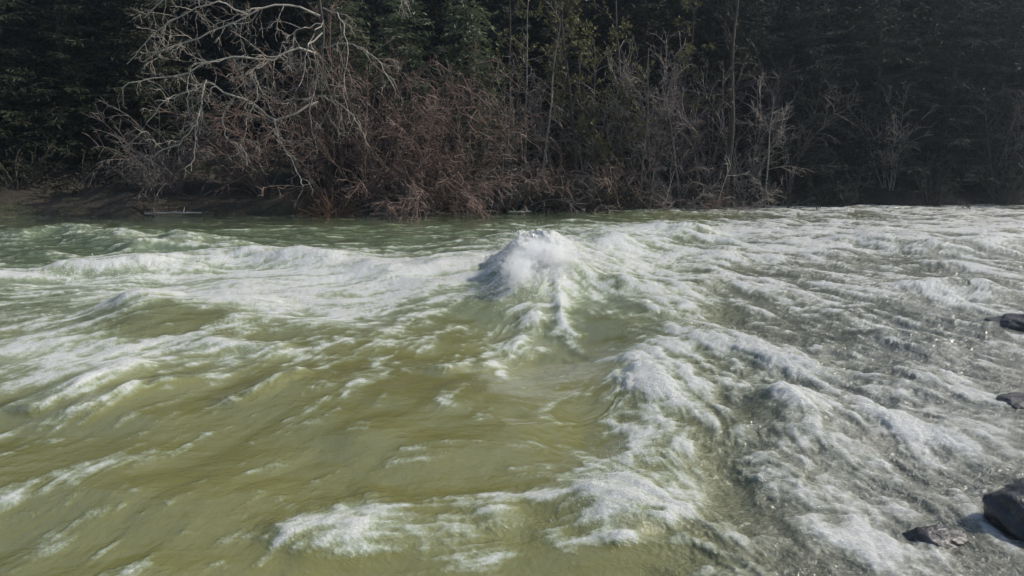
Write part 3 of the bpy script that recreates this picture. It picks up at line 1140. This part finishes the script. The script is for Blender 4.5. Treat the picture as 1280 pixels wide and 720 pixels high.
# reddish thicket right of the overhanging tree
shrub("twiggy_shrub", "tall reddish brown twig thicket arching right, beside the pale overhanging tree", "shrub", base_at(460, 33.0), 4.6, 3.2, 30, M_RED, seed=21, bias=(0.10, -0.15), twn=1.2, arch=-0.15)
shrub("twiggy_shrub", "reddish brown arching twig thicket under the green hanging boughs", "shrub", base_at(530, 32.9), 4.1, 3.2, 30, M_RED, seed=22, bias=(0.18, -0.2), twn=1.2, arch=-0.16)
shrub("twiggy_shrub", "dark red twig shrub behind the limbs of the overhanging tree", "shrub", base_at(330, 34.4), 4.2, 2.6, 18, M_RED, seed=23, bias=(-0.2, -0.1), arch=-0.15)
shrub("twiggy_shrub", "purplish brown twigs hanging at the far left tip of the overhanging tree", "shrub", base_at(215, 34.0), 3.6, 2.4, 28, M_PURPLE, seed=24, bias=(-0.2, -0.2), arch=-0.15)
shrub("twiggy_shrub", "grey green drooping twig shrub close over the water, right of the rusty brush", "shrub", base_at(505, 32.6), 2.3, 1.9, 20, M_GREY, seed=25, bias=(0.3, -0.25), arch=-0.14)
shrub("twiggy_shrub", "tall thin reddish twig shrub rising between the bare tree limbs and the grey green cedar", "shrub", base_at(425, 35.0), 6.4, 3.0, 18, M_RED, seed=121, arch=-0.08, twn=0.9)
shrub("twiggy_shrub", "high brown twig shrub spreading in front of the grey green cedar trunk", "shrub", base_at(500, 35.2), 6.0, 3.0, 24, M_RED, seed=122, arch=-0.09, bias=(0.15, 0), twn=0.9)
shrub("twiggy_shrub", "dull brown twig shrub in front of the brighter green cedar", "shrub", base_at(585, 35.4), 4.8, 2.6, 20, M_RED, seed=123, arch=-0.10, twn=0.9)
shrub("rusty_brush", "tangled rusty brown brush pile sitting on the waterline below the bare tree", "brush", base_at(412, 31.5) + Vector((0, 0, 0.15)), 1.45, 1.2, 30, M_RUST, L_DEAD, seed=26, arch=-0.16, leaf_size=(0.09, 0.03), twn=1.4)
shrub("bank_bush", "brownish green leafy bush on the bank, left of the slender trunks", "bush", base_at(600, 34.2), 2.8, 2.0, 20, M_GREY, L_BRUSH, seed=27)
# green hanging evergreens above the thicket
conifer("cedar_tree", "grey green cedar with hanging sprays above the red thicket", base_at(520, 36.6), 11, 3.2, L_CEDAR, 31, low=0.16, spr=(0.26, 0.07), droop=-0.12)
conifer("cedar_tree", "brighter green cedar standing just left of the slender trunks", base_at(590, 37.2), 10.5, 2.8, L_CEDAR, 32, low=0.18, spr=(0.26, 0.08), droop=-0.12)
conifer("cedar_tree", "dull green cedar rising behind the top of the overhanging tree", base_at(435, 37.6), 11, 3.0, L_CEDAR, 33, low=0.14, spr=(0.26, 0.07), droop=-0.12)
# slender trunks in the middle
tree("slender_tree", "thin pale trunk leaning right, standing between two straight slender trunks", base_at(672, 35.2), 9.5, (0.13, 0.0), M_GREY, None, 41, 0.06, 0.2, 1.3, 2.4, 1.2)
tree("slender_tree", "thin straight grey trunk standing left of the leaning pale trunk", base_at(655, 35.6), 9.5, (0.0, 0.0), M_GREY, None, 42, 0.05, 0.2, 1.3, 2.4, 1.2)
tree("slender_tree", "thin dark trunk with fine twigs between leafy yellow green tree and slender pale trunk", base_at(700, 36.0), 10, (0.02, 0.05), M_DARK, None, 43, 0.07, 0.15, 1.6, 3.0, 1.2)
tree("leafy_tree", "yellow green leafy tree in the middle of the far bank", base_at(722, 34.9), 10.5, (0.01, 0.0), M_DARK, L_IVY, 44, 0.10, 0.12, 1.9, 3.4, 1.25, leaf_size=(0.15, 0.10))
tree("leafy_tree", "dull olive leafy tree right of the yellow green tree, full of dark gaps", base_at(766, 35.6), 10, (0.02, 0.0), M_DARK, L_IVY, 45, 0.10, 0.2, 1.9, 2.8, 1.15, leaf_size=(0.15, 0.10))
tree("leafy_tree", "thin olive leafy tree between the two straight slender trunks and the brighter green cedar", base_at(640, 36.6), 9.5, (0.0, 0.0), M_DARK, L_IVY, 144, 0.08, 0.2, 1.7, 2.4, 1.1, leaf_size=(0.15, 0.10))
tree("leafy_tree", "small olive leafy tree behind the wide spreading purple grey sapling", base_at(835, 37.2), 8.5, (0.0, 0.0), M_DARK, L_IVY, 145, 0.08, 0.2, 1.8, 2.4, 1.0, leaf_size=(0.15, 0.09))
# purple grey bare trees right of the middle
tree("bare_sapling", "purple grey bare sapling with fine arching branches, right of the leafy trees", base_at(800, 35.0), 7.5, (0.05, -0.05), M_PURPLE, None, 46, 0.06, 0.12, 2.6, 4.0, 1.3, grav=-0.03)
tree("bare_sapling", "purple grey bare sapling spreading wide beside the dark leaning trunk", base_at(850, 35.2), 6.5, (-0.05, -0.05), M_PURPLE, None, 47, 0.06, 0.12, 2.8, 4.0, 1.3, grav=-0.04)
tree("bare_sapling", "short upright pale stem close to the water under purple twigs", base_at(812, 34.9), 2.6, (0.08, -0.1), M_PALE, None, 48, 0.05, 0.3, 1.0, 1.6, 0.8)
tree("bare_sapling", "short pale stem leaning right beside its twin at the water edge", base_at(822, 34.8), 2.7, (0.16, -0.1), M_PALE, None, 49, 0.05, 0.3, 1.0, 1.6, 0.8)
tree("bare_sapling", "thin bare sapling leaning right over the water, left of the thick dark trunk", base_at(886, 35.2), 3.6, (0.22, -0.1), M_PALE, None, 50, 0.045, 0.3, 1.6, 1.6, 0.8, grav=-0.05)
tree("dark_tree", "thick dark trunk standing alone right of the purple saplings", base_at(902, 35.6), 12, (0.03, 0.0), M_DARK, L_DARK, 51, 0.15, 0.2, 2.0, 2.4, 1.1, leaf_size=(0.16, 0.08))
tree("bare_sapling", "grey bare tree with forked branches in front of hazy conifers", base_at(955, 35.8), 6.0, (0.04, -0.06), M_GREY, None, 52, 0.06, 0.12, 2.4, 3.6, 1.2, grav=-0.02)
# low growth along the bank
low_growth = [("low leafy bush at the foot of the leaning pale trunk", 665, 34.2, 1.9, L_BRUSH), ("dark leafy bush under the yellow green tree", 715, 34.6, 1.8, L_BRUSH),
      ("dark bush overhanging the water below the purple saplings", 765, 34.6, 1.7, L_BRUSH), ("low dim bush between pale twin stems and thick dark trunk", 855, 35.2, 1.6, L_DARK),
      ("dark bush at the foot of the hazy conifers, right of thick dark trunk", 960, 36.0, 2.2, L_BLUE), ("dim bush at the water under the hazy conifers, farther right", 1050, 36.4, 2.2, L_BLUE),
      ("dim rounded bush on the right end of the far bank", 1160, 37.0, 2.4, L_BLUE), ("dark bush on the muddy bank at the far left edge", 20, 33.6, 2.3, L_DARK),
      ("dark low bush behind the pale driftwood log", 110, 34.2, 2.0, L_DARK), ("dim bush at the extreme right of the far bank", 1255, 37.4, 2.6, L_BLUE)]
for i, (lab, px, yd, h, lf) in enumerate(low_growth):
    shrub("bank_bush", lab, "bush", base_at(px, yd), h, h * 0.8, 14, M_DARK, lf, seed=60 + i, leaf_size=(0.13, 0.06))
# crowded bare twigs that nothing tells apart
G2, LB2 = "bare twig saplings crowding the far bank right of the cedars", "bare grey twig sapling among those crowding the far bank right of the cedars"
tw = [shrub("twig_sapling", LB2, "sapling", base_at(628, 35.8), 4.6, 1.6, 9, M_GREY, seed=91, arch=-0.03, group=G2, twn=0.9),
      shrub("twig_sapling", LB2, "sapling", base_at(690, 35.8), 5.2, 1.4, 8, M_PURPLE, seed=92, arch=-0.04, group=G2, twn=0.9)]
rnd = random.Random(5)
for px, yd, k in ((742, 36.4, 0), (815, 36.6, 0), (868, 36.8, 1), (935, 37.0, 0), (985, 37.6, 1), (1110, 38.4, 0), (1240, 39.0, 1)):
    copy_thing(tw[k], base_at(px, yd), rnd.uniform(0, 6.28), rnd.uniform(0.8, 1.25))
G3, LB3 = "low arching twig shrubs along the far waterline right of the red thicket", "low grey brown twig shrub arching over the far waterline right of the red thicket"
lw = [shrub("arching_shrub", LB3, "shrub", base_at(640, 34.0), 2.9, 2.2, 18, M_GREY, seed=93, arch=-0.16, group=G3, bias=(0.05, -0.2)),
      shrub("arching_shrub", LB3, "shrub", base_at(700, 34.6), 3.2, 2.4, 16, M_RED, seed=94, arch=-0.15, group=G3, bias=(-0.05, -0.2))]
for px, yd, k in ((668, 34.6, 1), (735, 34.8, 0), (778, 34.9, 1), (845, 35.2, 0), (880, 35.5, 1), (925, 35.8, 0)):
    copy_thing(lw[k], base_at(px, yd), rnd.uniform(-0.7, 0.7), rnd.uniform(0.8, 1.2))
# conifers that can be told apart
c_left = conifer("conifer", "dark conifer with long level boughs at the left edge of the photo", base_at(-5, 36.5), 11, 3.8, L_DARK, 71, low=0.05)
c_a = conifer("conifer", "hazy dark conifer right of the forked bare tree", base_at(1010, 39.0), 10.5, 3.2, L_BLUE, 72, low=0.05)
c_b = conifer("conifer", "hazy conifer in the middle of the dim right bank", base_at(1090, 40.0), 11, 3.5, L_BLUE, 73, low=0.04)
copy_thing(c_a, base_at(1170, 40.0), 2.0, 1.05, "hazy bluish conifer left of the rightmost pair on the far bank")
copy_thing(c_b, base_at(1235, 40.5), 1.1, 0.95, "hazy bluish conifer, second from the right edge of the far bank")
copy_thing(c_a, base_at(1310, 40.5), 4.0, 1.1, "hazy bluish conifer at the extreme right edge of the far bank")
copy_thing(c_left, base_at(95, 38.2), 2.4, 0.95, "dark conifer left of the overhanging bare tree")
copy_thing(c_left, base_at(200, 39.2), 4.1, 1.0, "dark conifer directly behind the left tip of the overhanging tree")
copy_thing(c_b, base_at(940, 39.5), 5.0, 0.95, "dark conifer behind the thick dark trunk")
# the unlit forest behind, nothing tells one from another
G = "dark conifers massed on the slope behind the bank"
LB = "dark conifer among the unlit trees massed on the slope behind the bank"
rnd = random.Random(77)
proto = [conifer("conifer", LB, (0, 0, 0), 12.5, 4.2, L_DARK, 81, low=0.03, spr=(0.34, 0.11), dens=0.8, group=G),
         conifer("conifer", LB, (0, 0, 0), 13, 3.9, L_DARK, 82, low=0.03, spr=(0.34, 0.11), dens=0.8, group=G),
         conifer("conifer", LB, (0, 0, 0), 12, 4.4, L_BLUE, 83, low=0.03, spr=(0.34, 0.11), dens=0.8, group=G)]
spots = []
for rowy, step in ((43.5, 3.8), (47.5, 4.0), (53.0, 4.4), (59.0, 4.8), (66.0, 4.8)):
    x = -0.66 * rowy - 6
    while x < 0.66 * rowy + 10:
        spots.append((x + rnd.uniform(-1, 1), rowy + rnd.uniform(-1.2, 1.2)))
        x += step
used = set()
for x, y in spots:
    k = rnd.randrange(3)
    loc = Vector((x, y, float(ground_z(x, y)) - 0.1))
    rz, sc = rnd.uniform(0, 6.28), rnd.uniform(0.85, 1.15) * (1.3 if y > 50 else 1)
    if k not in used:
        used.add(k)
        proto[k].location = loc
        proto[k].rotation_euler = (0, 0, rz)
    else:
        copy_thing(proto[k], loc, rz, sc)


# ------------------------------------------------------------------ driftwood on the far bank
def log(name, label, a, b, r, seed, mat):
    rnd = random.Random(seed)
    base = a.lerp(b, 0.5)
    W = Wood()
    n = 12
    pts_ = [a.lerp(b, k / (n - 1)) - base + Vector((0, rnd.gauss(0, .03), rnd.gauss(0, 0.012))) for k in range(n)]
    W.add(pts_, r, r * 0.55)
    for k in (3, 6, 9):
        W.add(limb(pts_[k], Vector((rnd.uniform(-.5, .5), rnd.uniform(-.5, .2), 1)).normalized(), 0.25, 5, 0.2, 0, rnd), r * 0.4, r * 0.15)
    o = W.mesh(name, mat, None, 7)
    o.location = base
    return tag(o, label, "log")


log("driftwood_log", "long pale driftwood log lying along the muddy waterline at left", at(128, 268, 31.2), at(252, 266, 31.0), 0.06, 1, M_PALE)
log("driftwood_log", "short pale driftwood stick at the waterline below the slender trunks", at(636, 265, 32.0), at(664, 264.5, 31.8), 0.05, 2, M_PALE)
log("driftwood_log", "thin grey stick lying right of the rusty brush pile", at(462, 268, 31.1), at(508, 266.5, 31.3), 0.035, 3, M_GREY)

# ------------------------------------------------------------------ sunlit haze, added partly to stand in for veiling lens flare
bx = bpy.data.meshes.new("haze")
x0, x1, y0, y1, z0, z1 = -172, 172, -62, 182, -3.5, 62
vv = [(x, y, z) for x in (x0, x1) for y in (y0, y1) for z in (z0, z1)]
bx.from_pydata(vv, [], [(0, 1, 3, 2), (4, 6, 7, 5), (0, 4, 5, 1), (2, 3, 7, 6), (0, 2, 6, 4), (1, 5, 7, 3)])
hm = bpy.data.materials.new("haze")
hm.use_nodes = True
hm.node_tree.nodes.clear()
ho = hm.node_tree.nodes.new("ShaderNodeOutputMaterial")
hv = hm.node_tree.nodes.new("ShaderNodeVolumePrincipled")
hv.inputs['Color'].default_value = (0.74, 0.84, 1.0, 1)
hv.inputs['Density'].default_value = 0.0008
hv.inputs['Anisotropy'].default_value = 0.76
hm.node_tree.links.new(hv.outputs[0], ho.inputs['Volume'])
bx.materials.append(hm)
haze = bpy.data.objects.new("haze", bx)
col.objects.link(haze)
tag(haze, "thin sunlit haze, partly standing in for lens veil, in front of the far forest", "haze", kind='stuff')
